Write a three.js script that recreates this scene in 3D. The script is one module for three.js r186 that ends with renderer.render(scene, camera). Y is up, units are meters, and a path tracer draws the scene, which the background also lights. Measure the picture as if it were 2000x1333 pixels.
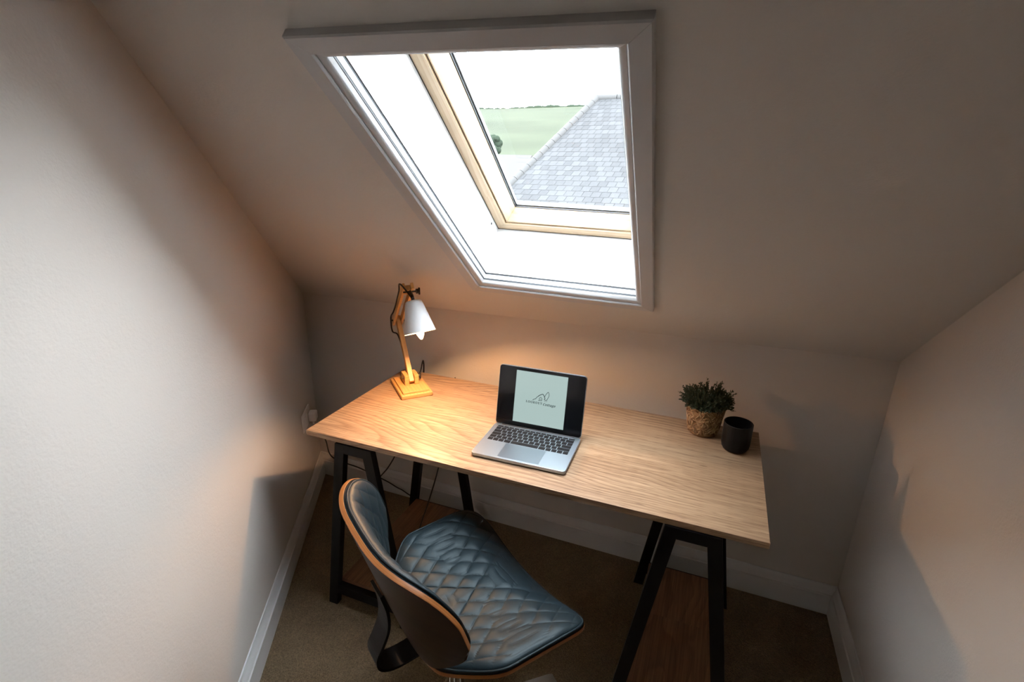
import * as THREE from 'three';
import { RoundedBoxGeometry } from 'three/addons/geometries/RoundedBoxGeometry.js';
import { mergeGeometries, mergeVertices, toCreasedNormals } from 'three/addons/utils/BufferGeometryUtils.js';

// ───────────── camera, sky, exposure ─────────────
const scene = new THREE.Scene();
const camera = new THREE.PerspectiveCamera(2 * Math.atan(666.5 / 1017.5) * 180 / Math.PI, 2000 / 1333, 0.05, 900);
camera.rotation.order = 'YXZ';
camera.position.set(1.849, 1.6073, 1.9033);
camera.rotation.set(-0.3296, 0.37799, 0.01823);
scene.background = new THREE.Color().setRGB(19.5, 21.4, 23.2);          // even overcast sky
const renderer = new THREE.WebGLRenderer({ antialias: true });
renderer.toneMapping = THREE.LinearToneMapping;
renderer.toneMappingExposure = 1.25;
renderer.shadowMap.enabled = true;
const BULB = { color: [1.0, 0.52, 0.22], power: 0.80 };

// ───────────── helpers ─────────────
let seed = 20240611;
const rnd = () => { seed = (seed + 0x6D2B79F5) | 0; let t = Math.imul(seed ^ (seed >>> 15), 1 | seed); t = (t + Math.imul(t ^ (t >>> 7), 61 | t)) ^ t; return ((t ^ (t >>> 14)) >>> 0) / 4294967296; };
const V3 = (x, y, z) => new THREE.Vector3(x, y, z);
const lerp = THREE.MathUtils.lerp, clamp = THREE.MathUtils.clamp;
const sstep = (a, b, x) => { const t = clamp((x - a) / (b - a), 0, 1); return t * t * (3 - 2 * t); };
const hash = (x, y, s = 0) => { let h = Math.imul(x | 0, 374761393) + Math.imul(y | 0, 668265263) + Math.imul(s | 0, 1274126177); h = Math.imul(h ^ (h >>> 13), 1274126177); return ((h ^ (h >>> 16)) >>> 0) / 4294967296; };
function vnoise(x, y, s = 0) {
  const ix = Math.floor(x), iy = Math.floor(y), fx = x - ix, fy = y - iy, u = fx * fx * (3 - 2 * fx), v = fy * fy * (3 - 2 * fy);
  return lerp(lerp(hash(ix, iy, s), hash(ix + 1, iy, s), u), lerp(hash(ix, iy + 1, s), hash(ix + 1, iy + 1, s), u), v);
}
const fbm = (x, y, o = 4, s = 0) => { let a = 0, w = 0.5, n = 0; for (let i = 0; i < o; i++) { a += w * vnoise(x, y, s + i * 17); n += w; x *= 2.03; y *= 2.03; w *= 0.5; } return a / n; };
function dataTex(w, h, fn, srgb = true, repeat) {
  const d = new Uint8Array(w * h * 4);
  for (let j = 0; j < h; j++) for (let i = 0; i < w; i++) { const c = fn(i / w, j / h), k = (j * w + i) * 4; d[k] = clamp(c[0], 0, 1) * 255; d[k + 1] = clamp(c[1], 0, 1) * 255; d[k + 2] = clamp(c[2], 0, 1) * 255; d[k + 3] = 255; }
  const t = new THREE.DataTexture(d, w, h, THREE.RGBAFormat);
  t.magFilter = THREE.LinearFilter; t.minFilter = THREE.LinearMipmapLinearFilter; t.generateMipmaps = true;
  t.wrapS = t.wrapT = THREE.RepeatWrapping; if (srgb) t.colorSpace = THREE.SRGBColorSpace;
  if (repeat) t.repeat.set(repeat[0], repeat[1]);
  t.needsUpdate = true; return t;
}
const std = (o) => new THREE.MeshStandardMaterial(o);
const phys = (o) => new THREE.MeshPhysicalMaterial(o);
const lin = (r, g, b) => new THREE.Color().setRGB(r, g, b);
const taken = {};
const numbered = (n) => { const k = taken[n] = (taken[n] ?? -1) + 1; return k ? n + '_' + String(k).padStart(3, '0') : n; };
function part(name, geo, mat, parent) { const m = new THREE.Mesh(geo, mat); m.name = name; m.castShadow = m.receiveShadow = true; parent.add(m); return m; }
function thing(name, label, category, pos = [0, 0, 0], turn = 0, group) {
  const g = new THREE.Group(); g.name = numbered(name); g.position.set(...pos); g.rotation.y = turn;
  g.userData = { label, category }; if (group) g.userData.group = group; scene.add(g); return g;
}
function tag(m, label, category) { m.name = numbered(m.name); Object.assign(m.userData, { label, category }); return m; }
function struct(name, geo, mat, label) { const m = part(name, geo, mat, scene); m.userData.kind = 'structure'; if (label) m.userData.label = label; return m; }
function subgroup(name, parent) { const g = new THREE.Group(); g.name = name; parent.add(g); return g; }
function boxUV(g, sx = 1, sy = sx, along = 'x') {   // uv in metres by the main direction of each face
  if (g.index) g = g.toNonIndexed();
  const p = g.attributes.position, n = g.attributes.normal, uv = new Float32Array(p.count * 2);
  for (let i = 0; i < p.count; i++) {
    const a = Math.abs(n.getX(i)), b = Math.abs(n.getY(i)), c = Math.abs(n.getZ(i));
    let u, v; if (b >= a && b >= c) { u = p.getX(i); v = p.getZ(i); } else if (a >= c) { u = p.getZ(i); v = p.getY(i); } else { u = p.getX(i); v = p.getY(i); }
    if (along === 'z' && b >= a && b >= c) [u, v] = [v, u];
    if (along === 'y') { if (a >= c && a > b) { u = p.getY(i); v = p.getZ(i); } else if (c > b) { u = p.getY(i); v = p.getX(i); } }
    uv[2 * i] = u / sx; uv[2 * i + 1] = v / sy;
  }
  g.setAttribute('uv', new THREE.BufferAttribute(uv, 2)); return g;
}
const rbox = (w, h, d, r = 0.002, x = 0, y = 0, z = 0, s = 2) => { const g = new RoundedBoxGeometry(w, h, d, s, r); g.translate(x, y, z); return g; };
const box = (w, h, d, x = 0, y = 0, z = 0) => { const g = new THREE.BoxGeometry(w, h, d); g.translate(x, y, z); return g; };
function tri(pos, idx) { const g = new THREE.BufferGeometry(); g.setAttribute('position', new THREE.Float32BufferAttribute(pos, 3)); g.setIndex(idx); return g; }
function prism(pts, depth, axis = 'z', at = 0) {   // polygon extruded along an axis, centred at "at"
  const s = new THREE.Shape(pts.map(([a, b]) => new THREE.Vector2(a, b)));
  const g = new THREE.ExtrudeGeometry(s, { depth, bevelEnabled: false }); g.translate(0, 0, -depth / 2);
  if (axis === 'x') g.rotateY(Math.PI / 2); g.translate(axis === 'x' ? at : 0, 0, axis === 'z' ? at : 0); return g;
}
const tube = (pts, r, n = 40, k = 8, tension = 0.5) => new THREE.TubeGeometry(new THREE.CatmullRomCurve3(pts.map((p) => p.isVector3 ? p : V3(...p)), false, 'catmullrom', tension), n, r, k, false);
function beam(a, b, w, t, up) {   // bar from a to b, w across "up × dir", t along "up"
  const d = b.clone().sub(a), L = d.length(), g = new RoundedBoxGeometry(L, t, w, 2, Math.min(w, t) * 0.12);
  const x = d.normalize(), z = x.clone().cross(up).normalize(), y = z.clone().cross(x);
  g.applyMatrix4(new THREE.Matrix4().makeBasis(x, y, z).setPosition(a.clone().add(b).multiplyScalar(0.5))); return g;
}
const smoothNormals = (g) => { g.computeVertexNormals(); return g; };

// ───────────── room numbers ─────────────
const H1 = 0.99652, H2 = 1.02836, XR = 2.42631, SL = 0.648025, AL = 0.540888, AR = 0.021945, HB = 0.125;
const WL = (s, off = 0) => [Math.sin(AL) * s + off * Math.cos(AL), Math.cos(AL) * s - off * Math.sin(AL)];   // [x, z] along the left wall
const WR = (s, off = 0) => [XR + Math.sin(AR) * s - off * Math.cos(AR), Math.cos(AR) * s + off * Math.sin(AR)];
const ceilY = (x, z) => H1 + (H2 - H1) * x / XR + Math.tan(SL) * z;
const ZF = 2.45, ZK = 1.72;          // front wall; where the slope turns into a flat ceiling

// ───────────── materials ─────────────
const paintBump = dataTex(512, 512, (u, v) => { const f = 0.6 * fbm(u * 90, v * 90, 3, 3) + 0.4 * fbm(u * 220, v * 220, 2, 9); return [f, f, f]; }, false);
const M = {};
M.wall = std({ color: lin(0.61, 0.56, 0.51), roughness: 0.9, bumpMap: paintBump, bumpScale: 0.0006 });
M.ceiling = std({ color: lin(0.61, 0.575, 0.53), roughness: 0.95, bumpMap: paintBump, bumpScale: 0.0006 });
M.gloss = std({ color: lin(0.68, 0.68, 0.68), roughness: 0.38 });
M.trim = std({ color: lin(0.50, 0.50, 0.50), roughness: 0.42 });
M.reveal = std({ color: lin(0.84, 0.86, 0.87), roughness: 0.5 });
const carpetTone = dataTex(1024, 1024, (u, v) => { const a = fbm(u * 260, v * 260, 2, 5), b = fbm(u * 9, v * 9, 4, 8), c = hash(u * 1024, v * 1024, 4); const k = 0.62 + 0.42 * a + 0.12 * (b - 0.5) + 0.22 * (c - 0.5); return [0.58 * k, 0.495 * k, 0.38 * k]; });
const carpetBump = dataTex(1024, 1024, (u, v) => { const a = 0.7 * fbm(u * 230, v * 230, 2, 21) + 0.3 * hash(u * 1024, v * 1024, 7); return [a, a, a]; }, false);
M.carpet = std({ map: carpetTone, bumpMap: carpetBump, bumpScale: 0.006, roughness: 1 });

function woodMap(w, h, o) {   // grain along u; o.len × o.wid metres
  return dataTex(w, h, (u, v) => {
    const x = u * o.len, y = v * o.wid;
    const warp = fbm(x * o.wx, y * o.wy, 4, o.s), t = y * o.rings + o.amp * warp;
    const r = t - Math.floor(t), ring = Math.pow(r, 2.2) * (1 - sstep(0.9, 1, r));
    const fine = fbm(x * 7, y * 330, 3, o.s + 40), pore = fbm(x * 22, y * 620, 2, o.s + 71), cloud = fbm(x * 1.7, y * 7, 3, o.s + 90);
    let k = o.ring * ring + o.fine * (fine - 0.5) + o.cloud * (cloud - 0.5) + 0.35; if (pore > 0.72) k += o.pore * (pore - 0.72) * 3;
    k = clamp(k, 0, 1); return [0, 1, 2].map((i) => lerp(o.light[i], o.dark[i], k));
  });
}
function deskMap(w, h) {   // oak decor foil: straight grain with cathedral flames and short dark pores
  const light = [188, 158, 126], dark = [104, 75, 52];
  return dataTex(w, h, (u, v) => {
    const x = u * 1.44, y = v * 0.61;
    const bend = fbm(x * 0.9, y * 3.2, 3, 11), flame = fbm(x * 2.1 + 4, y * 7, 3, 12);
    const t = y * 44 + 22 * bend + 2.2 * flame, r = t - Math.floor(t), ring = Math.pow(r, 2.4) * (1 - sstep(0.88, 1, r));
    const zone = sstep(0.42, 0.62, fbm(x * 1.3 + 9, y * 4.5, 2, 15));                       // where flames stand out
    const fine = fbm(x * 9, y * 300, 3, 51), pore = fbm(x * 26, y * 640, 2, 82), cloud = fbm(x * 1.5, y * 6, 3, 101);
    let k = 0.30 + ring * (0.14 + 0.34 * zone) + 0.62 * (fine - 0.5) + 0.34 * (cloud - 0.5); if (pore > 0.66) k += (pore - 0.66) * 2.4;
    k = clamp(k, 0, 1); return [0, 1, 2].map((i) => lerp(light[i], dark[i], k) / 255);
  });
}
const S = (r, g, b) => [r / 255, g / 255, b / 255];
M.desk = std({ map: deskMap(2048, 1024), roughness: 0.42 });
M.shelf = std({ map: woodMap(512, 512, { len: 0.6, wid: 0.35, wx: 1.6, wy: 5, rings: 14, amp: 8, s: 31, ring: 0.4, fine: 0.8, cloud: 0.4, pore: 0.7, light: S(136, 98, 68), dark: S(84, 56, 37) }), roughness: 0.5 });
M.pine = std({ map: woodMap(512, 256, { len: 0.6, wid: 0.2, wx: 1.0, wy: 6, rings: 70, amp: 5, s: 51, ring: 0.5, fine: 0.3, cloud: 0.3, pore: 0.2, light: S(188, 168, 140), dark: S(156, 128, 96) }), roughness: 0.45 });
M.lampWood = std({ map: woodMap(512, 256, { len: 0.4, wid: 0.15, wx: 1.2, wy: 8, rings: 80, amp: 4, s: 61, ring: 0.4, fine: 0.3, cloud: 0.3, pore: 0.2, light: S(214, 170, 106), dark: S(176, 124, 66) }), roughness: 0.42 });
M.walnut = std({ map: woodMap(512, 512, { len: 0.6, wid: 0.6, wx: 1.4, wy: 5, rings: 22, amp: 6, s: 81, ring: 0.5, fine: 0.6, cloud: 0.4, pore: 0.6, light: S(62, 41, 30), dark: S(31, 20, 14) }), roughness: 0.4 });
M.plyEdge = std({ map: woodMap(512, 128, { len: 0.6, wid: 0.1, wx: 1.5, wy: 12, rings: 160, amp: 2, s: 91, ring: 0.45, fine: 0.5, cloud: 0.3, pore: 0.3, light: S(172, 108, 54), dark: S(118, 68, 32) }), roughness: 0.38 });
M.steel = phys({ color: lin(0.006, 0.006, 0.007), roughness: 0.5, specularIntensity: 0.35 });
M.blackPlastic = std({ color: lin(0.012, 0.012, 0.012), roughness: 0.45 });
const leatherBump = dataTex(512, 512, (u, v) => { const f = fbm(u * 120, v * 120, 3, 33); return [f, f, f]; }, false);
M.leather = phys({ color: lin(0.009, 0.017, 0.022), roughness: 0.48, bumpMap: leatherBump, bumpScale: 0.00012, specularIntensity: 0.5, specularColor: lin(0.82, 0.97, 1.0) });  // bluish base and specular tint put the reflected sky into black leather
M.chrome = std({ color: lin(0.78, 0.79, 0.8), metalness: 1, roughness: 0.14 });
M.alu = std({ color: lin(0.40, 0.46, 0.51), metalness: 1, roughness: 0.42 });  // blue tint paints the reflected sky into the laptop metal
M.trackpad = std({ color: lin(0.34, 0.40, 0.45), metalness: 1, roughness: 0.36 });
M.key = phys({ color: lin(0.006, 0.006, 0.007), roughness: 0.55, specularIntensity: 0.4 });
M.rubber = std({ color: lin(0.012, 0.012, 0.013), roughness: 0.7 });
M.bezel = std({ color: lin(0.004, 0.004, 0.005), roughness: 0.12 });
M.whitePlastic = std({ color: lin(0.72, 0.71, 0.69), roughness: 0.35 });
M.shade = std({ color: lin(0.66, 0.66, 0.66), roughness: 0.5, side: THREE.DoubleSide });
M.gasket = std({ color: lin(0.03, 0.035, 0.04), roughness: 0.6 });
M.spacer = std({ color: lin(0.10, 0.11, 0.115), roughness: 0.5 });
M.cladding = std({ color: lin(0.08, 0.085, 0.09), roughness: 0.5, metalness: 0.3 });
M.glass = phys({ color: 0xffffff, transmission: 1, thickness: 0, roughness: 0, ior: 1.45, specularIntensity: 0.2 });
M.cup = phys({ color: lin(0.006, 0.006, 0.007), roughness: 0.6, specularIntensity: 0.4 });

// ───────────── structure: floor, walls, ceiling ─────────────
function slabFloor() {
  const s = new THREE.Shape([[-0.12, 0.12], [XR + 0.15, 0.12], [XR + 0.25, -4.1], [-0.7, -4.1], [-0.7, -2.0], [-0.12, -2.0]].map(([a, b]) => new THREE.Vector2(a, b)));
  const g = new THREE.ExtrudeGeometry(s, { depth: 0.1, bevelEnabled: false }); g.rotateX(-Math.PI / 2); g.translate(0, -0.1, 0); return boxUV(g, 0.6);
}
struct('floor', slabFloor(), M.carpet, 'beige cut pile carpet');
{ // knee wall
  const g = prism([[-0.1, 0], [XR + 0.1, 0], [XR + 0.1, H2 + 0.02], [-0.1, H1 + 0.02]], 0.1, 'z', -0.05); struct('wall_back', boxUV(g, 0.5), M.wall, 'low cream knee wall behind the desk');
}
function sideWall(name, W, ang, S, outwardSign, label) {   // vertical wall along W(s); top follows the slope, then the flat ceiling
  const k = (() => { for (let s = 0; s < S; s += 0.001) if (W(s)[1] >= ZK) return s; return S; })();
  const y = (s) => ceilY(W(s)[0], W(s)[1]) + 0.015, yf = ceilY(1.9, ZK) + 0.03;
  const g = prism([[0, 0], [S, 0], [S, yf], [k, Math.max(yf, y(k))], [0, y(0)]], 0.1, 'z', 0);
  // local x runs along the wall
  const d = V3(Math.sin(ang), 0, Math.cos(ang)), up = V3(0, 1, 0), n = d.clone().cross(up);      // n: to the right of d
  g.applyMatrix4(new THREE.Matrix4().makeBasis(d, up, n));
  const off = n.multiplyScalar(0.05 * outwardSign), [x0, z0] = W(0);
  const gg = boxUV(g, 0.5); gg.translate(x0 + off.x, 0, z0 + off.z); return struct(name, gg, M.wall, label);
}
sideWall('wall_left', WL, AL, 2.42, 1, 'cream side wall beside the lamp, angled into the room');
sideWall('wall_right', WR, AR, 4.1, -1, 'cream side wall beside the plant');
{ const y = 2.42;   // unseen landing added behind the camera to soak up bounced light
  struct('wall_front', boxUV(box(3.3, y, 0.1, 0.95, y / 2, 4.05), 0.5), M.wall, 'unseen cream far wall of the added landing');
  struct('wall_added_landing', boxUV(box(0.1, y, 2.0, -0.65, y / 2, 3.0), 0.5), M.wall, 'unseen cream side wall of the added landing');
  struct('wall_corner', boxUV(box(1.82, y, 0.1, 0.31, y / 2, 2.0), 0.5), M.wall, 'unseen cream wall closing the added landing behind the angled side wall'); }

// ceiling axes: U across, V up the slope (both turned to the skylight), N into the room
const nUp = V3(-(H2 - H1) / XR, 1, -Math.tan(SL)).normalize(), N = nUp.clone().negate();
const e1 = V3(1, (H2 - H1) / XR, 0).normalize(), e2 = N.clone().cross(e1).normalize();
const UR = -0.05201, U = e1.clone().multiplyScalar(Math.cos(UR)).addScaledVector(e2, Math.sin(UR)), Vv = e1.clone().multiplyScalar(-Math.sin(UR)).addScaledVector(e2, Math.cos(UR));
const O = V3(0, H1, 0), slope = new THREE.Matrix4().makeBasis(U, Vv, N).setPosition(O);
const uvOf = (x, z) => { const d = V3(x, ceilY(x, z), z).sub(O); return [d.dot(U), d.dot(Vv)]; };
const TR = [1.015, 1.658, 0.339, 1.405];                 // outer edge of the skylight's trim, in (u, v)
{
  const s = new THREE.Shape([[-0.2, -0.14], [XR + 0.25, -0.14], [XR + 0.25, ZK + 0.02], [-0.2, ZK + 0.02]].map(([x, z]) => new THREE.Vector2(...uvOf(x, z))));
  const i = 0.05, h = new THREE.Path([[TR[0] + i, TR[2] + i], [TR[0] + i, TR[3] - i], [TR[1] - i, TR[3] - i], [TR[1] - i, TR[2] + i]].map(([a, b]) => new THREE.Vector2(a, b)));
  s.holes.push(h);
  const g = new THREE.ExtrudeGeometry(s, { depth: 0.204, bevelEnabled: false }); g.translate(0, 0, -0.204);
  const c = struct('ceiling', boxUV(g, 0.5).applyMatrix4(slope), M.ceiling, 'cream sloping ceiling with the roof window in it');
  const yf = ceilY(1.9, ZK); part('flat_panel', boxUV(box(3.3, 0.1, 4.1 - ZK, 0.95, yf + 0.05, (4.1 + ZK) / 2 + 0.02), 0.5), M.ceiling, c);
}
// baseboards
function skirting(name, a, b, into, label) {
  const T = 0.018, prof = [[0, 0], [T, 0], [T, 0.084], [T - 0.005, 0.0875], [T - 0.0025, 0.091], [T - 0.0035, 0.098], [T - 0.009, 0.106], [T - 0.0125, 0.114], [T - 0.0135, HB - 0.001], [T - 0.015, HB], [0, HB]];
  const d = V3(b[0] - a[0], 0, b[1] - a[1]), L = d.length(); d.normalize();
  const g = prism(prof, L, 'z', L / 2), n = V3(into[0], 0, into[1]).normalize(), z = n.clone().cross(V3(0, 1, 0));
  const m = new THREE.Matrix4().makeBasis(n, V3(0, 1, 0), d.dot(z) > 0 ? z : z.negate()).setPosition(a[0], 0, a[1]);
  g.applyMatrix4(m); struct(name, toCreasedNormals(g, 0.5), M.gloss, label);
}
skirting('baseboard_back', [0.0, 0], [XR, 0], [0, 1], 'white moulded skirting along the knee wall');
skirting('baseboard_left', WL(0), WL(2.42), [Math.cos(AL), -Math.sin(AL)], 'white moulded skirting along the left wall');
skirting('baseboard_right', WR(0), WR(4.0), [-Math.cos(AR), Math.sin(AR)], 'white moulded skirting along the right wall');

// ───────────── skylight ─────────────
function mitre(prof, R, side, gap = 0.0003) {   // one side of a mitred ring; profile points are [inset, height]
  const [u0, u1, v0, v1] = R, pos = [], n = prof.length, idx = [];
  const ends = { bottom: (w) => [[u0 + w + gap, v0 + w], [u1 - w - gap, v0 + w]], right: (w) => [[u1 - w, v0 + w + gap], [u1 - w, v1 - w - gap]], top: (w) => [[u1 - w - gap, v1 - w], [u0 + w + gap, v1 - w]], left: (w) => [[u0 + w, v1 - w - gap], [u0 + w, v0 + w + gap]] }[side];
  for (const e of [0, 1]) for (const [w, d] of prof) pos.push(...ends(w)[e], d);
  for (let i = 0; i < n; i++) { const j = (i + 1) % n; idx.push(i, n + i, n + j, i, n + j, j); }
  for (const [a, b, c] of THREE.ShapeUtils.triangulateShape(prof.map(([a, b]) => new THREE.Vector2(a, b)), [])) idx.push(a, b, c, n + a, n + c, n + b);
  return toCreasedNormals(tri(pos, idx), 0.55);
}
const SIDES = ['bottom', 'right', 'top', 'left'];
const win = new THREE.Group(); win.name = 'window_1'; win.userData = { kind: 'structure', label: 'roof window with pine frame in a deep white reveal' }; scene.add(win);
win.applyMatrix4(slope);
const TF = [TR[0], TR[1] + 0.022, TR[2], TR[3]];   // the frame runs on behind the right reveal
const ring = (name, prof, mat, uv, parent = win) => SIDES.map((s) => { let g = mitre(prof, parent === win && name !== 'outer_cladding' ? TR : TF, s); if (uv) g = woodUV(g, s); return part(name, g, mat, parent); });
function woodUV(g, s) { const p = g.attributes.position, q = new Float32Array(p.count * 2), across = s === 'left' || s === 'right'; for (let i = 0; i < p.count; i++) { const a = p.getX(i), b = p.getY(i); q[2 * i] = (across ? b : a) / 0.6; q[2 * i + 1] = ((across ? a : b) + p.getZ(i)) / 0.2; } g.setAttribute('uv', new THREE.BufferAttribute(q, 2)); return g; }
ring('trim_board', [[0, 0], [0, 0.017], [0.003, 0.02], [0.037, 0.02], [0.04, 0.017], [0.04, 0]], M.trim);
ring('bead', [[0.041, -0.003], ...Array.from({ length: 9 }, (_, i) => { const a = Math.PI / 2 * (1 - i / 8); return [0.0415 + 0.0165 * Math.cos(a), -0.002 + 0.0155 * Math.sin(a)]; }), [0.058, -0.003]], M.trim);
ring('liner_strip', [[0.0505, -0.0085], [0.0600, -0.0085], [0.0600, -0.0225], [0.0505, -0.0225]], M.reveal);
ring('reveal_board', [[0.0505, -0.0285], [0.0625, -0.0285], [0.0625, -0.150], [0.0505, -0.150]], M.reveal);
ring('reveal_board', [[0.0505, -0.1508], [0.0625, -0.1508], [0.0625, -0.2035], [0.0505, -0.2035]], M.reveal);
ring('groove_shade', [[0.0505, -0.0033], [0.0592, -0.0033], [0.0592, -0.0083], [0.0505, -0.0083]], M.gasket);  // dark strip in the bead groove, its shade put into the colour
ring('groove_shade', [[0.0505, -0.0227], [0.0602, -0.0227], [0.0602, -0.0283], [0.0505, -0.0283]], M.gasket);  // second dark strip, painting the shade of the groove behind the liner
{ const f = subgroup('frame', win); ring('frame_rail', [[0.0645, -0.205], [0.100, -0.205], [0.100, -0.262], [0.0645, -0.262]], M.pine, true, f); }
{ const f = subgroup('sash', win); ring('sash_rail', [[0.102, -0.214], [0.104, -0.2105], [0.108, -0.2105], [0.1325, -0.252], [0.1325, -0.262], [0.102, -0.262]], M.pine, true, f);
  ring('gasket', [[0.131, -0.2545], [0.1355, -0.2545], [0.1355, -0.2575], [0.131, -0.2575]], M.gasket, false, f);
  ring('spacer', [[0.132, -0.2605], [0.1395, -0.2605], [0.1395, -0.2725], [0.132, -0.2725]], M.spacer, false, f);
  const w = TF[1] - TF[0] - 0.264, h = TR[3] - TR[2] - 0.264;
  for (const d of [-0.259]) { const g = new THREE.PlaneGeometry(w, h); g.translate((TF[0] + TF[1]) / 2, (TR[2] + TR[3]) / 2, d); part('glass_pane', g, M.glass, f); } }
ring('outer_cladding', [[0.03, -0.204], [0.062, -0.204], [0.063, -0.263], [0.118, -0.263], [0.118, -0.29], [0.03, -0.29]], M.cladding);
{ const g = new THREE.CylinderGeometry(0.0045, 0.0045, 0.002, 16); g.rotateZ(Math.PI / 2); g.translate(TR[0] + 0.0634, 0.4713, -0.1825); part('screw_hole_disc', g, M.gasket, win); }  // dark disc laid on the board, painting the shaded inside of a screw hole

// ───────────── outdoors ─────────────
M.grass = phys({ vertexColors: true, roughness: 1, specularIntensity: 0.05 });
M.slate = phys({ vertexColors: true, roughness: 0.9, specularIntensity: 0.1 });
M.render = std({ color: lin(0.08, 0.077, 0.07), roughness: 0.9 });
M.leafFar = phys({ color: lin(0.013, 0.018, 0.012), roughness: 1, specularIntensity: 0.05 });
const hillY = (x, b) => -5.5 + (1.607 + 0.099 * 326 + 5.5) * Math.pow(b, 1.15) + 1.4 * (fbm(x * 0.012 + 7, b * 3, 3, 4) - 0.5) * b;
{
  const nx = 60, nz = 60, g = new THREE.PlaneGeometry(1, 1, nx, nz), p = g.attributes.position, col = [];
  for (let i = 0; i < p.count; i++) {
    const a = p.getX(i) + 0.5, b = p.getY(i) + 0.5, d = 36 + 290 * b, x = 1.85 + (a - 0.62) * 520, z = 1.9 - d;
    const y = hillY(x, b);
    p.setXYZ(i, x, y, z);
    const f = fbm(x * 0.03, z * 0.05, 4, 15), h = fbm(x * 0.4, z * 0.5, 2, 19); const k = 0.8 + 0.4 * (f - 0.5) + 0.3 * (h - 0.5);
    const dry = b < 0.05 ? 1 : 0; col.push(...(dry ? [0.030 * k, 0.025 * k, 0.020 * k] : [0.022 * k, 0.026 * k, 0.0155 * k]));
  }
  g.setAttribute('color', new THREE.Float32BufferAttribute(col, 3)); g.computeVertexNormals();
  const m = part('hillside', g, M.grass, scene); m.userData.kind = 'structure'; m.userData.label = 'pale green grassy hillside beyond the roof window';
}
{ const g = new THREE.PlaneGeometry(700, 420); g.rotateX(-Math.PI / 2); g.translate(0, -5.6, -150); const c = []; for (let i = 0; i < g.attributes.position.count; i++) c.push(0.026, 0.031, 0.02); g.setAttribute('color', new THREE.Float32BufferAttribute(c, 3));
  const m = part('ground', g, M.grass, scene); m.userData.kind = 'structure'; m.userData.label = 'grass around the houses outside'; }
const far = (az, te, d) => V3(1.849 + Math.sin(az * Math.PI / 180) * d, 1.607 + te * d, 1.903 - Math.cos(az * Math.PI / 180) * d);
{ // hedge trees along the crest
  const gs = []; for (let i = 0; i < 46; i++) { const a = -27 + 15 * i / 45 + (rnd() - 0.5) * 0.4, big = i > 20 && i < 34 ? 1.5 : 0.8; const g = new THREE.IcosahedronGeometry(0.9 + rnd() * 0.9 * big, 1); g.scale(1.7, 0.8, 1); const c = far(a, 0, 326 / Math.cos(a * Math.PI / 180)); g.translate(c.x, hillY(c.x, 1) - 0.35 - (rnd() * 0.4), 1.9 - 325); gs.push(g); }
  const m = tag(part('hedgerow', mergeGeometries(gs), M.leafFar, scene), 'thin dark hedge along the crest of the green hill', 'hedge'); m.userData.kind = 'stuff';
}
function tree(az, te, d, r, label) {
  const c = far(az, te, d), t = thing('tree', label, 'tree', [c.x, -5.5, c.z]); const gs = [];
  for (let i = 0; i < 26; i++) { const g = new THREE.IcosahedronGeometry(r * (0.3 + 0.3 * rnd()), 1); g.translate((rnd() - 0.5) * 1.5 * r, c.y + 5.5 + (rnd() - 0.5) * 1.7 * r, (rnd() - 0.5) * 1.4 * r); gs.push(g); }
  part('crown', mergeGeometries(gs), M.leafFar, t); const g = new THREE.CylinderGeometry(r * 0.1, r * 0.14, c.y + 5.5, 8); g.translate(0, (c.y + 5.5) / 2, 0); part('trunk', g, M.walnut, t);
}
tree(-24.0, 0.03, 33, 0.45, 'small dark tree below the green hill, left side of the window view');
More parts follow.
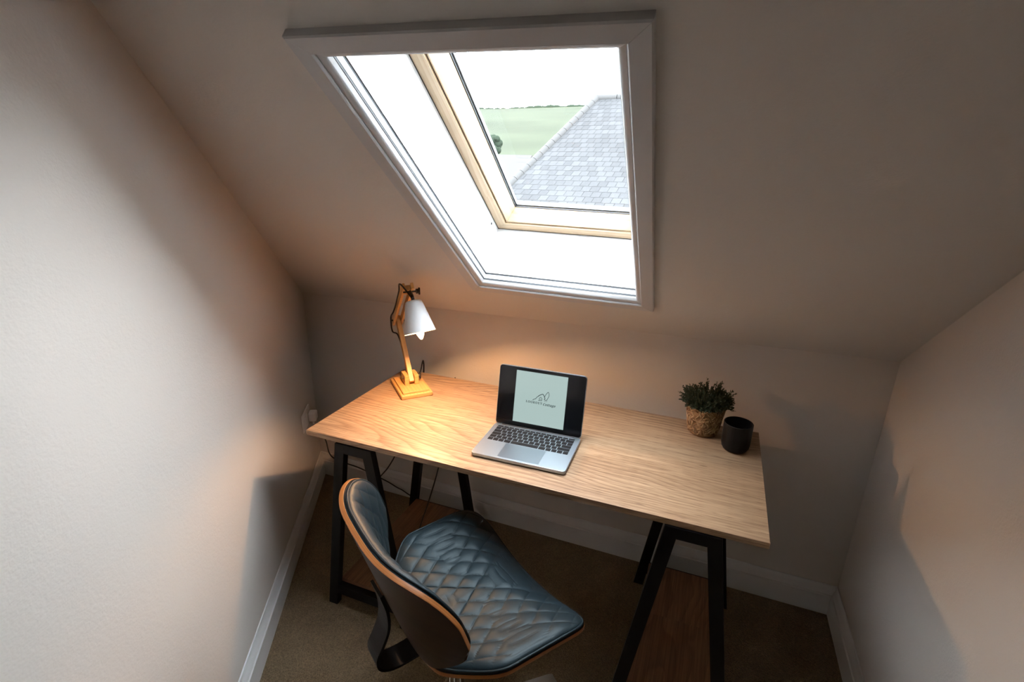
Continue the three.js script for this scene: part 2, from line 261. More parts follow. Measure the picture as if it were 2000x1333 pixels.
{ // neighbour's hipped slate roof
  const A = far(-13.6, 0.1095, 14), B = far(-22.5, -0.042, 11.78);
  const R2 = V3(A.x + 6, A.y, A.z + 0.15), hip = B.clone().sub(A), Bx = A.clone().addScaledVector(hip, 1.45);          // hip rafter foot
  const E2 = V3(R2.x + 1.5, Bx.y, Bx.z), L2 = V3(Bx.x - 0.45, Bx.y, A.z - 2.4);
  const t = thing('neighbouring_house', 'pale grey slate hipped roof of the house next door', 'house', [A.x, -5.5, A.z]);
  const loc = (v) => v.clone().sub(t.position);
  function slates(a, b, c, d, rows, cols, s) {   // a,b along the top; d,c along the eave; overlapping slates
    const gs = [], n = b.clone().sub(a).cross(d.clone().sub(a)).normalize(); if (n.y < 0) n.negate();
    const cAll = [];
    for (let i = 0; i < rows; i++) { const f0 = i / rows, f1 = (i + 1.06) / rows; for (let j = 0; j < cols; j++) { const o = (i % 2) * 0.5, q0 = (j + o) / (cols + 0.5), q1 = (j + 0.96 + o) / (cols + 0.5);
      const P = (f, q, h) => a.clone().lerp(b, q).lerp(d.clone().lerp(c, q), f).addScaledVector(n, h);
      const v = [P(f0, q0, 0.004), P(f0, q1, 0.004), P(f1, q1, 0.008), P(f1, q0, 0.008), P(f1, q0, 0), P(f1, q1, 0)], g = tri(v.flatMap((p) => p.toArray()), [0, 2, 1, 0, 3, 2, 3, 4, 5, 3, 5, 2]).toNonIndexed();
      g.computeVertexNormals(); const k = 0.031 * (0.88 + 0.24 * hash(i, j, s)) * (0.85 + 0.3 * fbm(j * 0.15, i * 0.2, 3, s)), cc = []; for (let q = 0; q < 12; q++) cc.push(k, k * 1.01, k * 1.03); g.setAttribute('color', new THREE.Float32BufferAttribute(cc, 3)); gs.push(g); } }
    return mergeGeometries(gs);
  }
  const r1 = part('roof_slates', slates(loc(A), loc(R2), loc(E2), loc(Bx), 30, 44, 5), M.slate, t); r1.userData.kind = 'stuff';
  const r2 = part('roof_slates', slates(loc(A), loc(A).add(V3(0.02, 0, -0.02)), loc(Bx), loc(L2), 30, 24, 6), M.slate, t); r2.userData.kind = 'stuff';
  const deckG = tri([A, R2, E2, Bx, L2].flatMap((v) => loc(v).add(V3(0, -0.03, 0)).toArray()), [0, 3, 2, 0, 2, 1, 0, 4, 3]); deckG.computeVertexNormals(); part('roof_deck', deckG, M.cladding, t);
  const cap = []; for (let i = 0; i < 22; i++) { const p0 = loc(A).lerp(loc(Bx), i / 22), p1 = loc(A).lerp(loc(Bx), (i + 0.94) / 22); cap.push([p0, p1]); }
  for (let i = 0; i < 12; i++) { const p0 = loc(A).lerp(loc(R2), i / 12), p1 = loc(A).lerp(loc(R2), (i + 0.97) / 12); cap.push([p0, p1]); }
  const capM = phys({ color: lin(0.039, 0.038, 0.037), roughness: 0.9, specularIntensity: 0.1 });
  for (const [a, b] of cap) { const g = new THREE.CylinderGeometry(0.09, 0.095, a.distanceTo(b), 10, 1, false); g.applyMatrix4(new THREE.Matrix4().makeRotationFromQuaternion(new THREE.Quaternion().setFromUnitVectors(V3(0, 1, 0), b.clone().sub(a).normalize()))); const c = a.clone().lerp(b, 0.5); g.translate(c.x, c.y - 0.02, c.z); part('ridge_tile', g, capM, t); }
  const gut = tube([loc(Bx).add(V3(0, -0.04, 0.06)), loc(L2).add(V3(-0.05, -0.04, 0))], 0.06, 4, 8); part('gutter', gut, M.cladding, t);
  const w = R2.x - A.x + 2.2; part('house_wall', box(w, Bx.y + 5.45, 5, w / 2 - 1.5, (Bx.y + 5.45) / 2, 0.6), M.render, t);
}
{ const c = far(-22.0, 0.012, 26), t = thing('distant_house', 'small pale roof behind the hip of the slate roof', 'house', [c.x, -5.5, c.z]), h = c.y + 5.5;
  part('house_wall', box(3, h - 1.1, 3, -0.6, (h - 1.1) / 2, 0), M.render, t);
  const g = prism([[-1.8, 0], [1.8, 0], [0, 1.2]], 3.2, 'x', -0.6); g.translate(0, h - 1.15, 0); part('roof', g, phys({ color: lin(0.038, 0.036, 0.034), roughness: 0.9, specularIntensity: 0.1 }), t); }

// ───────────── desk ─────────────
const DX = 1.33797, DZ = 0.38948, DR = 0.00468, DW = 1.4378, DD = 0.6056, DH = 0.735, TH = 0.019;
{
  const t = thing('trestle_desk', 'oak-effect desk top on black steel trestle legs with low shelves', 'desk', [DX, 0, DZ], DR);
  let g = rbox(DW, TH, DD, 0.0015, 0, DH - TH / 2, 0); g = boxUV(g, 1.44, 0.61); { const uv = g.attributes.uv; for (let i = 0; i < uv.count; i++) uv.setXY(i, uv.getX(i) + 0.5, uv.getY(i) + 0.5); }
  part('desk_top', g, M.desk, t);
  const yT = DH - TH, b = 0.025;
  for (const cx of [-0.526, 0.541]) {
    const tr = subgroup('trestle', t);
    for (const z of [DD / 2 - 0.008, -DD / 2 + 0.045]) {
      const X = (y, k) => k * (0.0705 + 0.107 * (1 - y / yT));
      for (const k of [-1, 1]) part('leg', prism([[cx + X(0, k), 0], [cx + X(yT - 0.002, k), yT - 0.002], [cx + X(yT - 0.002, k) - k * 0.037, yT - 0.002], [cx + X(0, k) - k * 0.037, 0]], b, 'z', z), M.steel, tr);
      part('top_rail', box(0.141 - 0.074 + 0.01, 0.034, b - 0.001, cx, yT - 0.019, z), M.steel, tr);
      const wI = 2 * (X(0.08, 1) - 0.037) + 0.006; part('cross_bar', box(wI, 0.04, b - 0.001, cx, 0.078, z), M.steel, tr);
    }
    for (const k of [-1, 1]) part('side_rail', box(0.012, 0.02, DD - 0.075, cx + k * 0.112, 0.088, 0.018), M.steel, tr);
    let s = rbox(0.252, 0.016, DD - 0.075, 0.001, cx, 0.106, 0.018); part('shelf', boxUV(s, 0.6, 0.35, 'z'), M.shelf, tr);
  }
}

// ───────────── laptop ─────────────
{
  const W = 0.3041, D = 0.2124, t = thing('laptop', 'open silver laptop with dark screen borders on the oak desk', 'laptop', [1.35545, DH, 0.50998], 0.03157);
  const slab = (w, d, h, r) => { const s = new THREE.Shape(), a = w / 2 - r, c = d / 2 - r; s.absarc(a, c, r, 0, Math.PI / 2); s.absarc(-a, c, r, Math.PI / 2, Math.PI); s.absarc(-a, -c, r, Math.PI, 1.5 * Math.PI); s.absarc(a, -c, r, 1.5 * Math.PI, 2 * Math.PI); s.closePath();
    const g = new THREE.ExtrudeGeometry(s, { depth: h, bevelEnabled: true, bevelThickness: 0.0008, bevelSize: 0.0008, bevelSegments: 2, curveSegments: 8 }); return g; };
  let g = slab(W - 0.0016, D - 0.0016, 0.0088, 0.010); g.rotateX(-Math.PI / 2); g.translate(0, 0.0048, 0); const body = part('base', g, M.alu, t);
  g = slab(W - 0.012, D - 0.012, 0.003, 0.012); g.rotateX(-Math.PI / 2); g.translate(0, 0.0008, 0); part('bottom_cover', g, M.rubber, t);
  const y = 0.0144;
  part('trackpad', rbox(0.134, 0.0006, 0.083, 0.0003, 0, y + 0.0001, 0.0565, 1), M.trackpad, t);
  const kb = subgroup('keyboard', t), u = 0.2725 / 14.5, rows = [[1.2, ...Array(12).fill(1.008), 1.2], [...Array(13).fill(1), 1.5], [1.5, ...Array(12).fill(1), 1], [1.75, ...Array(11).fill(1), 1.75], [1.25, ...Array(11).fill(1), 2.25], [1, 1, 1, 1.25, 5, 1.25, 1, 1, 1, 1]];
  let z = -0.0915; const cache = {};
  rows.forEach((r, i) => { const h = i ? 0.0187 : 0.0104; let x = -0.13625; for (const w of r) { const k = w + '_' + h; cache[k] ??= rbox(w * u - 0.0028, 0.0012, h - 0.0028, 0.0005, 0, 0, 0, 1); const m = part('key', cache[k], M.key, kb); m.position.set(x + w * u / 2, y + 0.0005, z + h / 2); x += w * u; } z += h; });
  const lid = subgroup('lid', t); lid.position.set(0, 0.0135, -D / 2 + 0.004); lid.rotation.x = -(1.7688 - Math.PI / 2);
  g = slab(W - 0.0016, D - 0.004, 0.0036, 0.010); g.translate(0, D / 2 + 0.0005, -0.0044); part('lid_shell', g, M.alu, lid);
  g = slab(W - 0.0056, D - 0.008, 0.0004, 0.008); g.translate(0, D / 2 + 0.0005, 0.0002); part('screen_glass', g, M.bezel, lid);
  part('hinge', (() => { const c = new THREE.CylinderGeometry(0.0042, 0.0042, W - 0.05, 16); c.rotateZ(Math.PI / 2); c.translate(0, -0.0005, -0.001); return c; })(), M.blackPlastic, lid);
  const cv = document.createElement('canvas'); cv.width = cv.height = 1024; const c = cv.getContext('2d');
  c.fillStyle = '#bcd3cf'; c.fillRect(0, 0, 1024, 1024); c.strokeStyle = '#1d2b2a'; c.fillStyle = '#1d2b2a'; c.lineCap = c.lineJoin = 'round';
  const path = (w, pts) => { c.lineWidth = w; c.beginPath(); pts.forEach(([x, y], i) => i ? c.lineTo(x, y) : c.moveTo(x, y)); c.stroke(); };
  path(9, [[372, 545], [398, 520], [425, 512], [452, 470], [478, 452]]); path(12, [[474, 452], [505, 425], [548, 402], [566, 398], [588, 424], [606, 462], [612, 486], [600, 500]]);
  path(8, [[604, 440], [622, 398], [652, 352], [668, 342], [684, 372], [686, 420], [668, 462], [650, 500], [612, 512]]); path(7, [[500, 528], [500, 484], [526, 462], [552, 484], [552, 528], [486, 532]]); path(4, [[518, 528], [518, 500], [536, 500], [536, 528]]); path(4, [[652, 500], [652, 532], [600, 532]]);
  c.font = 'bold 58px serif'; c.textAlign = 'left'; let tx = 236; for (const ch of 'LOOKOUT') { c.fillText(ch, tx, 606); tx += c.measureText(ch).width + 5; } c.font = 'italic bold 66px serif'; c.save(); c.translate(tx + 8, 616); c.fillText('Cottage', 0, 0); c.restore();
  const tex = new THREE.CanvasTexture(cv); tex.colorSpace = THREE.SRGBColorSpace;
  g = new THREE.PlaneGeometry(0.179, 0.179); g.translate(0, D / 2 + 0.0035, 0.0017); part('screen_picture', g, std({ color: 0x000000, emissive: 0xffffff, emissiveMap: tex, emissiveIntensity: 0.66, roughness: 0.15 }), lid);
}

// ───────────── desk lamp ─────────────
const AX = V3(0.731, 0, 0.683).normalize(), SIDE = V3(AX.z, 0, -AX.x);      // along and across the lamp
const RIM = V3(0.910, 1.040, 0.411), AXIS = V3(0.325, -0.948, 0.185).normalize();
{
  const C0 = V3(0.761, DH, 0.258), ang = Math.atan2(AX.x, AX.z);          // local z runs along AX
  const t = thing('desk_lamp', 'wooden jointed desk lamp with a white cone shade, switched on', 'lamp', C0.toArray(), ang);
  const inv = new THREE.Matrix4().makeRotationY(-ang).multiply(new THREE.Matrix4().makeTranslation(-C0.x, -C0.y, -C0.z));
  const L = (v) => v.clone().applyMatrix4(inv), D = (v) => v.clone().applyMatrix4(new THREE.Matrix4().makeRotationY(-ang));
  const wood = (name, g, along = 'x', p = t) => part(name, boxUV(g, 0.4, 0.15, along), M.lampWood, p);
  const base = wood('base', rbox(0.124, 0.016, 0.190, 0.003, 0, 0.0085, 0), 'z'); wood('base_top', rbox(0.104, 0.008, 0.168, 0.002, 0, 0.0205, -0.002), 'z');
  for (const k of [-1, 1]) wood('clevis_block', rbox(0.017, 0.040, 0.062, 0.0015, k * 0.0195, 0.0445, -0.012), 'z');
  const P = V3(0, 0.050, -0.004), J = L(V3(0.636, 0.979, 0.143)), Tp = L(V3(0.811, 1.178, 0.322));
  const low = P.clone().addScaledVector(P.clone().sub(J).normalize(), 0.022);
  const upv = (a, b) => V3(1, 0, 0);
  wood('lower_arm', beam(low, J.clone().addScaledVector(J.clone().sub(P).normalize(), 0.016), 0.024, 0.019, upv()), 'y');
  const ud = Tp.clone().sub(J).normalize(), sideOff = V3(0.0185, 0, 0);
  for (const k of [-1, 1]) wood('upper_arm', beam(J.clone().addScaledVector(ud, -0.032).addScaledVector(sideOff, k * 0.86), Tp.clone().addScaledVector(sideOff, k * 0.86), 0.024, 0.010, upv()), 'y');
  wood('arm_spacer', beam(Tp.clone().addScaledVector(ud, -0.05), Tp.clone().addScaledVector(ud, -0.015), 0.022, 0.021, upv()), 'y');
  const bolt = (c, len, knob) => { const g = new THREE.CylinderGeometry(0.0035, 0.0035, len, 12); g.rotateZ(Math.PI / 2); g.translate(c.x, c.y, c.z); const m = part('joint_bolt', g, M.blackPlastic, t); const k = new THREE.CylinderGeometry(0.009, 0.009, 0.010, 10); k.rotateZ(Math.PI / 2); k.translate(c.x + len / 2, c.y, c.z); part('wing_nut', mergeGeometries([k, rbox(0.006, 0.026, 0.008, 0.002, c.x + len / 2 + 0.007, c.y, c.z)].map((q) => q.index ? q.toNonIndexed() : q)), M.blackPlastic, m); };
  bolt(P, 0.066); bolt(J, 0.052);
  const ax = D(AXIS), rim = L(RIM), top = rim.clone().addScaledVector(ax, -0.115), K = Tp.clone().addScaledVector(ud, -0.004); bolt(L(V3(0.822, 1.158, 0.326)), 0.052);
  const q = new THREE.Quaternion().setFromUnitVectors(V3(0, -1, 0), ax);   // shade's own axis points down along -y
  const sh = new THREE.LatheGeometry([[0.0555, 0], [0.031, 0.104], [0.0285, 0.110], [0.024, 0.1135], [0.012, 0.115], [0.0001, 0.115], [0.0001, 0.1135], [0.012, 0.1135], [0.0225, 0.112], [0.0275, 0.108], [0.0295, 0.103], [0.0541, 0.0004], [0.0555, 0]].map(([a, b]) => new THREE.Vector2(a, b)), 72);
  const shade = part('shade', sh, M.shade, t); shade.quaternion.copy(q); shade.position.copy(rim);
  const stem = part('shade_stem', tube([top.clone().addScaledVector(ax, 0.002), top.clone().addScaledVector(ax, -0.014), L(V3(0.822, 1.158, 0.326))], 0.006, 12, 10), M.blackPlastic, t);
  const hold = new THREE.CylinderGeometry(0.016, 0.016, 0.045, 20); hold.translate(0, 0.09, 0); const hm = part('bulb_holder', hold, M.whitePlastic, t); hm.quaternion.copy(q); hm.position.copy(rim);
  const bg = new THREE.LatheGeometry([[0.0001, -0.026], [0.004, -0.0245], [0.008, -0.0185], [0.0125, -0.008], [0.016, 0.004], [0.0172, 0.014], [0.0155, 0.026], [0.0122, 0.042], [0.012, 0.068], [0.0001, 0.068]].map(([a, b]) => new THREE.Vector2(a, b)), 32);
  const bulb = part('bulb', bg, std({ color: lin(0.9, 0.85, 0.75), emissive: lin(1.0, 0.74, 0.42), emissiveIntensity: 3, roughness: 0.3 }), t); bulb.quaternion.copy(q); bulb.position.copy(rim);
  const pl = new THREE.PointLight(new THREE.Color().setRGB(...BULB.color), BULB.power); pl.name = 'lamp_light'; pl.position.copy(rim.clone().addScaledVector(ax, -0.022)); pl.castShadow = true; pl.shadow.radius = 0.35; pl.shadow.mapSize.set(2048, 2048); pl.shadow.camera.near = 0.025; t.add(pl);
  // black flex along the arms
  const back = (p, o) => p.clone().add(V3(-0.022, 0.010, -o));
  const flex = tube([top.clone().addScaledVector(ax, -0.004), Tp.clone().add(V3(-0.026, 0.006, -0.010)), back(Tp.clone().addScaledVector(ud, -0.07), 0.012), back(J.clone().addScaledVector(ud, 0.12), 0.006), back(J.clone().addScaledVector(ud, 0.05), 0.014), back(J.clone().addScaledVector(ud, -0.01), 0.026), J.clone().add(V3(-0.022, -0.052, -0.018)), J.clone().lerp(P, 0.28).add(V3(-0.012, 0, -0.012)), J.clone().lerp(P, 0.6).add(V3(-0.004, 0.004, -0.016)), V3(-0.004, 0.055, -0.055), V3(0.0, 0.030, -0.098)], 0.003, 120, 8);
  part('flex', flex, M.blackPlastic, t);
  part('flex', tube([V3(0.0, 0.030, -0.098), V3(0.01, 0.012, -0.112), V3(0.03, 0.0045, -0.125), V3(0.062, 0.012, -0.128)].map((v) => v), 0.003, 24, 8), M.blackPlastic, t);
}

// ───────────── socket, plug and cables ─────────────
{
  const d = V3(Math.sin(AL), 0, Math.cos(AL)), n = V3(Math.cos(AL), 0, -Math.sin(AL)), m = new THREE.Matrix4().makeBasis(d, V3(0, 1, 0), n.clone()).setPosition(WL(0.235)[0], 0.44, WL(0.235)[1]);
  const fix = m.determinant() < 0 ? new THREE.Matrix4().makeBasis(d.clone().negate(), V3(0, 1, 0), n).setPosition(WL(0.235)[0], 0.44, WL(0.235)[1]) : m;
  const t = new THREE.Group(); t.name = 'wall_socket'; t.userData = { label: 'white double wall socket on the left wall beside the desk corner', category: 'socket' }; scene.add(t); t.applyMatrix4(fix);
  part('faceplate', rbox(0.146, 0.086, 0.008, 0.003, 0, 0, 0.0045), M.whitePlastic, t);
  for (const k of [-1, 1]) part('switch', rbox(0.012, 0.018, 0.004, 0.001, k * 0.02, 0.026, 0.0095), M.whitePlastic, t);
  const q = new THREE.Group(); q.name = 'power_plug'; q.userData = { label: 'white three-pin plug pushed into the wall socket', category: 'plug' }; scene.add(q); q.applyMatrix4(fix);
  const sx = (V3(1, 0, 0).transformDirection(fix).dot(d) > 0 ? -1 : 1) * 0.042;
  part('plug_body', rbox(0.048, 0.046, 0.036, 0.008, sx, -0.008, 0.0275, 3), M.whitePlastic, q);
  part('cord_grip', (() => { const g = new THREE.CylinderGeometry(0.005, 0.006, 0.022, 12); g.translate(sx, -0.041, 0.026); return g; })(), M.whitePlastic, q);
  const P0 = V3(sx, -0.0545, 0.026).applyMatrix4(fix);
  tag(part('power_cable', tube([P0, [0.20, 0.33, 0.17], [0.262, 0.262, 0.2], [0.34, 0.17, 0.11], [0.44, 0.08, 0.04], [0.52, 0.05, 0.035], [0.62, 0.06, 0.045], [0.66, 0.35, 0.04], [0.69, 0.70, 0.047], [0.697, 0.768, 0.056], [0.703, 0.778, 0.072], [0.712, 0.748, 0.105], [0.715, 0.741, 0.125]], 0.003, 160, 8), M.blackPlastic, scene), 'black lamp cable rising behind the desk from the wall plug', 'cable');
  tag(part('power_cable', tube([[0.566, 0.32, 0.125], [0.560, 0.295, 0.122], [0.515, 0.22, 0.12], [0.453, 0.141, 0.11], [0.392, 0.05, 0.07], [0.34, 0.02, 0.13]], 0.003, 40, 8), M.blackPlastic, scene), 'black cable drooping in a curve beside the left trestle', 'cable');
  tag(part('power_cable', tube([[0.842, 0.712, 0.035], [0.842, 0.55, 0.09], [0.843, 0.36, 0.2], [0.858, 0.26, 0.32], [0.870, 0.205, 0.41], [0.875, 0.120, 0.45]], 0.003, 40, 8), M.blackPlastic, scene), 'thin black cable hanging straight down onto the left trestle shelf', 'cable');
}

// ───────────── plant and cup ─────────────
{
  const t = thing('potted_plant', 'small bushy green plant in a woven straw pot', 'plant', [1.872, DH, 0.158]), H = 0.104, r0 = 0.046, r1 = 0.0615;
  const prof = [[0.0001, 0], [r0 - 0.006, 0], [r0, 0.005], [lerp(r0, r1, 0.5) + 0.002, H * 0.5], [r1, H - 0.003], [r1 - 0.002, H], [r1 - 0.006, H - 0.002], [r1 - 0.009, H - 0.02], [0.0001, H - 0.02]].map(([a, b]) => new THREE.Vector2(a, b));
  part('pot', new THREE.LatheGeometry(prof, 48), std({ color: lin(0.30, 0.19, 0.10), roughness: 0.9 }), t);
  const mats = [lin(0.36, 0.22, 0.11), lin(0.26, 0.145, 0.066), lin(0.16, 0.085, 0.04), lin(0.42, 0.29, 0.16)];
  const sets = mats.map(() => []);
  for (let i = 0; i < 420; i++) { let a = rnd() * 6.283, h = 0.006 + rnd() * (H - 0.012); const pts = [], lean = (rnd() < 0.5 ? -1 : 1) * (0.5 + rnd() * 0.6), len = 0.018 + rnd() * 0.024, bow = (rnd() - 0.5) * 1.2;
    for (let k = 0; k <= 4; k++) { const s = k / 4, hh = clamp(h + s * len * Math.cos(lean + bow * s), 0.003, H), aa = a + s * len * Math.sin(lean + bow * s) / 0.055, r = lerp(r0, r1, hh / H) + 0.0012 + 0.0018 * Math.sin(Math.PI * s); pts.push(V3(Math.cos(aa) * r, hh, Math.sin(aa) * r)); }
    sets[i % 4].push(tube(pts, 0.0013 + rnd() * 0.0009, 6, 5)); }
  sets.forEach((s, i) => { const m = part('straw_weave', mergeGeometries(s), std({ color: mats[i], roughness: 0.85 }), t); m.userData.kind = 'stuff'; });
  part('soil', (() => { const g = new THREE.CylinderGeometry(r1 - 0.007, r1 - 0.007, 0.006, 32); g.translate(0, H - 0.014, 0); return g; })(), std({ color: lin(0.02, 0.014, 0.01), roughness: 1 }), t);
  const stems = [], leaves = [[], [], []];
  const leaf = (p, dir, s, k) => { const side = dir.clone().cross(V3(rnd() - 0.5, rnd() - 0.2, rnd() - 0.5)).normalize(), up = side.clone().cross(dir).normalize(); const a = p, b = p.clone().addScaledVector(dir, s * 0.5).addScaledVector(side, s * 0.3).addScaledVector(up, s * 0.1), c = p.clone().addScaledVector(dir, s), d = p.clone().addScaledVector(dir, s * 0.5).addScaledVector(side, -s * 0.3).addScaledVector(up, s * 0.1); leaves[k].push(tri([a, b, c, d].flatMap((v) => v.toArray()), [0, 1, 2, 0, 2, 3])); };
  for (let i = 0; i < 300; i++) {
    const a = rnd() * 6.283, el = Math.acos(1 - rnd() * 0.80), dir = V3(Math.sin(el) * Math.cos(a), Math.cos(el), Math.sin(el) * Math.sin(a)), L = (0.070 + rnd() * 0.034) * (1 - 0.42 * Math.sin(el)), r = Math.sqrt(rnd()) * 0.042, st = V3(Math.cos(a) * r, H - 0.012, Math.sin(a) * r), end = st.clone().addScaledVector(dir, L).add(V3(0, 0.012 * (1 - dir.y), 0)), mid = st.clone().lerp(end, 0.5).add(V3((rnd() - 0.5) * 0.008, 0.008, (rnd() - 0.5) * 0.008));
    if (end.y < H - 0.012) end.y = H - 0.012 + rnd() * 0.01;
    const cv = new THREE.CatmullRomCurve3([st, mid, end]); stems.push(new THREE.TubeGeometry(cv, 5, 0.0006, 4));
    for (let k = 0; k < 22; k++) { const s = 0.28 + 0.72 * (k + rnd()) / 22, p = cv.getPoint(Math.min(1, s)), d2 = dir.clone().add(V3(rnd() - 0.5, rnd() - 0.35, rnd() - 0.5).multiplyScalar(2.2)).normalize(); leaf(p, d2, 0.0055 + rnd() * 0.004, (i + k) % 3); }
  }
  { const m = part('stem', mergeGeometries(stems), std({ color: lin(0.06, 0.07, 0.03), roughness: 0.8 }), t); m.userData.kind = 'stuff'; }
  [[0.032, 0.054, 0.026], [0.022, 0.042, 0.023], [0.046, 0.062, 0.03]].forEach((c, i) => { const g = mergeGeometries(leaves[i]); g.computeVertexNormals(); const m = part('foliage', g, std({ color: lin(...c), roughness: 0.7, side: THREE.DoubleSide }), t); m.userData.kind = 'stuff'; });
}
{
  const R = 0.0445, g = new THREE.LatheGeometry([[0.0001, 0], [0.030, 0], [0.036, 0.003], [0.0415, 0.012], [0.044, 0.025], [R, 0.05], [R, 0.095], [R - 0.0012, 0.0965], [R - 0.0028, 0.0955], [R - 0.0033, 0.05], [R - 0.006, 0.028], [R - 0.012, 0.022], [0.0001, 0.022]].map(([a, b]) => new THREE.Vector2(a, b)), 64);
  const t = thing('candle_cup', 'matt black round cup beside the straw plant pot', 'cup', [1.976, DH, 0.238]);
  part('cup', toCreasedNormals(g, 0.6), M.cup, t);
  const w = new THREE.CylinderGeometry(R - 0.0036, R - 0.006, 0.024, 40); w.translate(0, 0.036, 0); part('wax', w, std({ color: lin(0.05, 0.045, 0.04), roughness: 0.5 }), t);
}

// ───────────── chair ─────────────
{
  const t = thing('office_chair', 'black quilted leather chair with curved walnut plywood shell', 'chair', [1.322, 0, 0.948], -0.5776);
  function disc(outline, nR, nS, map) { const pos = [], idx = [], uv = [], c = map(0, 0, 0); const o0 = outline.centre; pos.push(...map(o0[0], o0[1], 0)); uv.push(o0[0] / 0.6, o0[1] / 0.6);
    for (let i = 1; i <= nR; i++) { const rho = 1 - Math.pow(1 - i / nR, 1.25); for (let j = 0; j < nS; j++) { const [bx, bz] = outline(j / nS * 2 * Math.PI), x = lerp(o0[0], bx, rho), z = lerp(o0[1], bz, rho); pos.push(...map(x, z, rho)); uv.push(x / 0.6, z / 0.6); } }
    const at = (i, j) => i ? 1 + (i - 1) * nS + (j % nS) : 0;
    for (let j = 0; j < nS; j++) { idx.push(0, at(1, j + 1), at(1, j)); for (let i = 1; i < nR; i++) idx.push(at(i, j), at(i, j + 1), at(i + 1, j), at(i, j + 1), at(i + 1, j + 1), at(i + 1, j)); }
    const g = tri(pos, idx); g.setAttribute('uv', new THREE.Float32BufferAttribute(uv, 2)); return smoothNormals(g); }
  function band(loops, nS) { const pos = [], idx = [], uv = []; let len = 0; loops.forEach((f, i) => { for (let j = 0; j <= nS; j++) { pos.push(...f(j / nS * 2 * Math.PI)); uv.push(j / nS * 3, i * 0.15); } });
    for (let i = 0; i + 1 < loops.length; i++) for (let j = 0; j < nS; j++) { const a = i * (nS + 1) + j, b = a + nS + 1; idx.push(a, a + 1, b, a + 1, b + 1, b); } const g = tri(pos, idx); g.setAttribute('uv', new THREE.Float32BufferAttribute(uv, 2)); return smoothNormals(g); }
  const se = (c, n) => Math.sign(c) * Math.pow(Math.abs(c), 2 / n);
  const quilt = (x, z) => { const p = (x / 0.028 + z / 0.041) / 2, q = (x / 0.028 - z / 0.041) / 2; return 0.0062 * Math.pow(Math.abs(Math.sin(Math.PI * p)) * Math.abs(Math.sin(Math.PI * q)) + 1e-4, 0.28); };
  // seat: local x across, local z towards the back
  const SW = 0.276, seatOut = (g = 0) => { const f = (a) => { const z = -0.0585 + (0.1865 + g) * se(Math.sin(a), 6), w = (SW + g) * (1 - 0.30 * Math.pow(sstep(0.0, 0.13, z), 1.2) - 0.05 * clamp((z + 0.22) / 0.25, 0, 1)); return [w * se(Math.cos(a), 6), z]; }; f.centre = [0, -0.0585]; return f; };
  const seatY = (x, z) => 0.490 + 0.056 * Math.pow(Math.min(1.05, Math.abs(x) / SW), 2.3) - 0.012 * sstep(0.05, 0.17, z) - 0.034 * sstep(-0.13, -0.245, z) * (1 - 0.75 * Math.pow(Math.min(1, Math.abs(x) / SW), 2));
  const pad = (r) => 0.006 + 0.020 * Math.sqrt(Math.max(0, 1 - Math.pow(r, 9)));
  const so = seatOut(0), sp = seatOut(0.004);
  part('seat_cushion', mergeGeometries([disc(so, 150, 420, (x, z, r) => [x, seatY(x, z) + pad(r) + quilt(x, z - 0.02) * (1 - Math.pow(r, 10)) - 0.003, z]), band([(a) => { const [x, z] = so(a); return [x, seatY(x, z) + 0.003, z]; }, (a) => { const [x, z] = so(a); return [x, seatY(x, z) - 0.006, z]; }], 420)]), M.leather, t);
  const loop = (f, n = 160) => new THREE.CatmullRomCurve3(Array.from({ length: n }, (_, i) => V3(...f(i / n * 2 * Math.PI))), true);
  part('seat_piping', new THREE.TubeGeometry(loop((a) => { const [x, z] = seatOut(0.0005)(a); return [x, seatY(x, z) + 0.004, z]; }), 420, 0.0032, 8, true), M.leather, t);
  const shell = subgroup('seat_shell', t);
  part('seat_panel', mergeGeometries([disc(sp, 24, 160, (x, z) => [x, seatY(x, z) - 0.016, z]), disc(sp, 24, 160, (x, z) => [x, seatY(x, z) - 0.0045, z])]), M.walnut, shell);
  part('seat_edge', band([-0.0045, -0.005, -0.0155, -0.016].map((h, i) => (a) => { const [x, z] = seatOut(i % 3 ? 0.0048 : 0.004)(a); return [x, seatY(x, z) + h, z]; }), 320), M.plyEdge, shell);
  // backrest: outline in (x, y), surface bowed backwards
  const YC = 0.665, BH = 0.164, BW = 0.262, backOut = (g = 0) => { const f = (a) => { const yy = (BH + g) * se(Math.sin(a), 5.2), y = YC + yy, w = (BW + g) * (1 - 0.36 * sstep(0.0, -0.17, yy) - 0.05 * sstep(0.05, 0.15, yy)); return [w * se(Math.cos(a), 5.2) - 0.012, y]; }; f.centre = [-0.012, YC]; return f; };
  const backZ = (x, y) => 0.221 - 5.0 * Math.pow(Math.abs(x), 3) + (y - 0.79) * 0.30;
  const onBack = (x, y, off) => { const e = 1e-3, dx = (backZ(x + e, y) - backZ(x - e, y)) / (2 * e), dy = (backZ(x, y + e) - backZ(x, y - e)) / (2 * e), l = Math.hypot(dx, dy, 1); return [x - dx / l * off, y - dy / l * off, backZ(x, y) + off / l]; };
  const bo = backOut(0), bp = backOut(0.004);
  part('back_cushion', mergeGeometries([disc(bo, 120, 360, (x, y, r) => onBack(x, y, -(pad(r) + quilt(x, y - 0.60) * (1 - Math.pow(r, 10)) - 0.003))), band([(a) => onBack(...bo(a), -0.003), (a) => onBack(...bo(a), 0.004)], 360)]), M.leather, t);
  part('back_piping', new THREE.TubeGeometry(loop((a) => onBack(...backOut(0.0005)(a), -0.004)), 360, 0.0032, 8, true), M.leather, t);
  const bs = subgroup('back_shell', t);
  part('back_panel', mergeGeometries([disc(bp, 24, 160, (x, y) => onBack(x, y, 0.016)), disc(bp, 24, 160, (x, y) => onBack(x, y, 0.0045))]), M.walnut, bs);
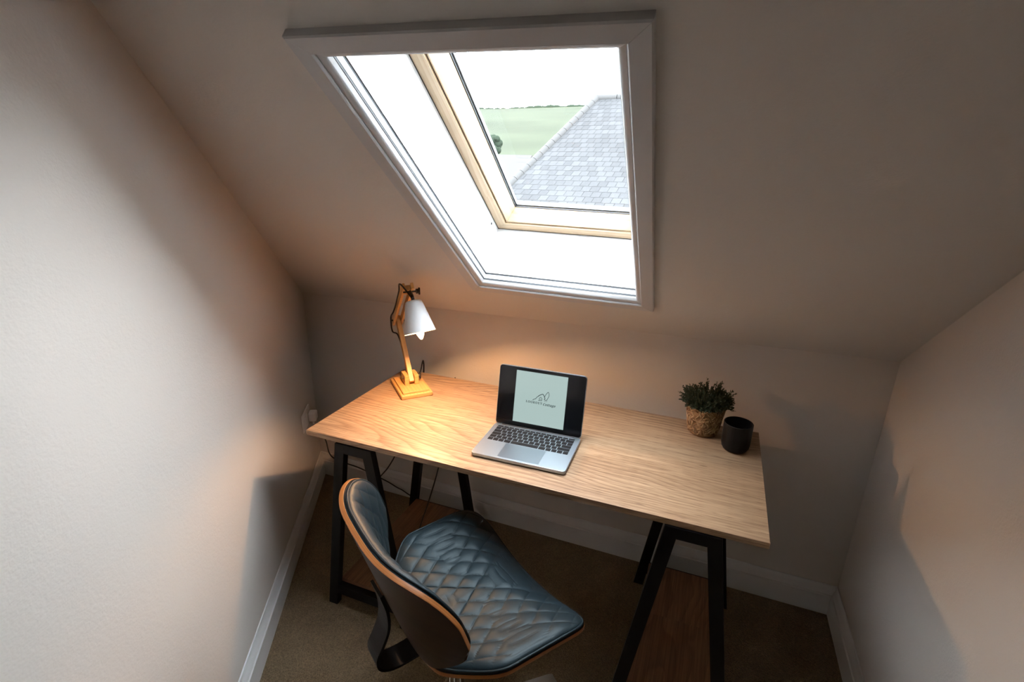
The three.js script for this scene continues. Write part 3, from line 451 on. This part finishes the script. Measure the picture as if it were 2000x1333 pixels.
  part('back_edge', band([0.0045, 0.005, 0.0155, 0.016].map((h, i) => (a) => onBack(...backOut(i % 3 ? 0.0048 : 0.004)(a), h)), 320), M.plyEdge, bs);
  // bent steel strip from the back to under the seat
  const cv = new THREE.CatmullRomCurve3([[0.207, 0.66], [0.194, 0.60], [0.196, 0.55], [0.212, 0.51], [0.227, 0.478], [0.223, 0.446], [0.192, 0.427], [0.12, 0.427], [0.05, 0.440], [0, 0.455]].map(([z, y]) => V3(0, y, z)));
  { const n = 70, pos = [], idx = [], hw = 0.031, th = 0.0035; for (let i = 0; i <= n; i++) { const p = cv.getPoint(i / n), d = cv.getTangent(i / n), nn = V3(0, d.z, -d.y); for (const [k, s] of [[-1, -1], [1, -1], [1, 1], [-1, 1]]) pos.push(k * hw, p.y + nn.y * s * th, p.z + nn.z * s * th); }
    for (let i = 0; i < n; i++) for (let k = 0; k < 4; k++) { const a = i * 4 + k, b = i * 4 + (k + 1) % 4; idx.push(a, b, a + 4, b, b + 4, a + 4); } idx.push(0, 1, 2, 0, 2, 3); const e = n * 4; idx.push(e, e + 2, e + 1, e, e + 3, e + 2);
    part('back_bracket', toCreasedNormals(tri(pos, idx), 0.7), M.steel, t); }
  part('seat_plate', rbox(0.16, 0.022, 0.18, 0.004, 0, 0.458, 0), M.steel, t);
  const cyl = (r0, r1, y0, y1) => { const g = new THREE.CylinderGeometry(r1, r0, y1 - y0, 28); g.translate(0, (y0 + y1) / 2, 0); return g; };
  part('gas_lift', cyl(0.014, 0.014, 0.22, 0.45), M.chrome, t); part('column', cyl(0.026, 0.024, 0.075, 0.26), M.chrome, t);
  const base = subgroup('star_base', t); part('hub', cyl(0.04, 0.034, 0.06, 0.11), M.chrome, base);
  for (let i = 0; i < 5; i++) { const a = 0.17 + i * 2 * Math.PI / 5; const g = prism([[0.03, 0.062], [0.03, 0.102], [0.31, 0.062], [0.325, 0.056], [0.325, 0.04], [0.305, 0.036]], 0.036, 'z', 0); g.rotateY(Math.PI / 2); const m = part('base_leg', toCreasedNormals(g, 0.5), M.chrome, base); m.rotation.y = -a;
    const f = new THREE.CylinderGeometry(0.018, 0.02, 0.038, 20); f.translate(0, 0.019, -0.31); const q = part('glide', f, M.blackPlastic, base); q.rotation.y = -a; }
}
scene.traverse((o) => { if (o.isMesh) { o.castShadow = o.receiveShadow = true; } });
renderer.render(scene, camera);
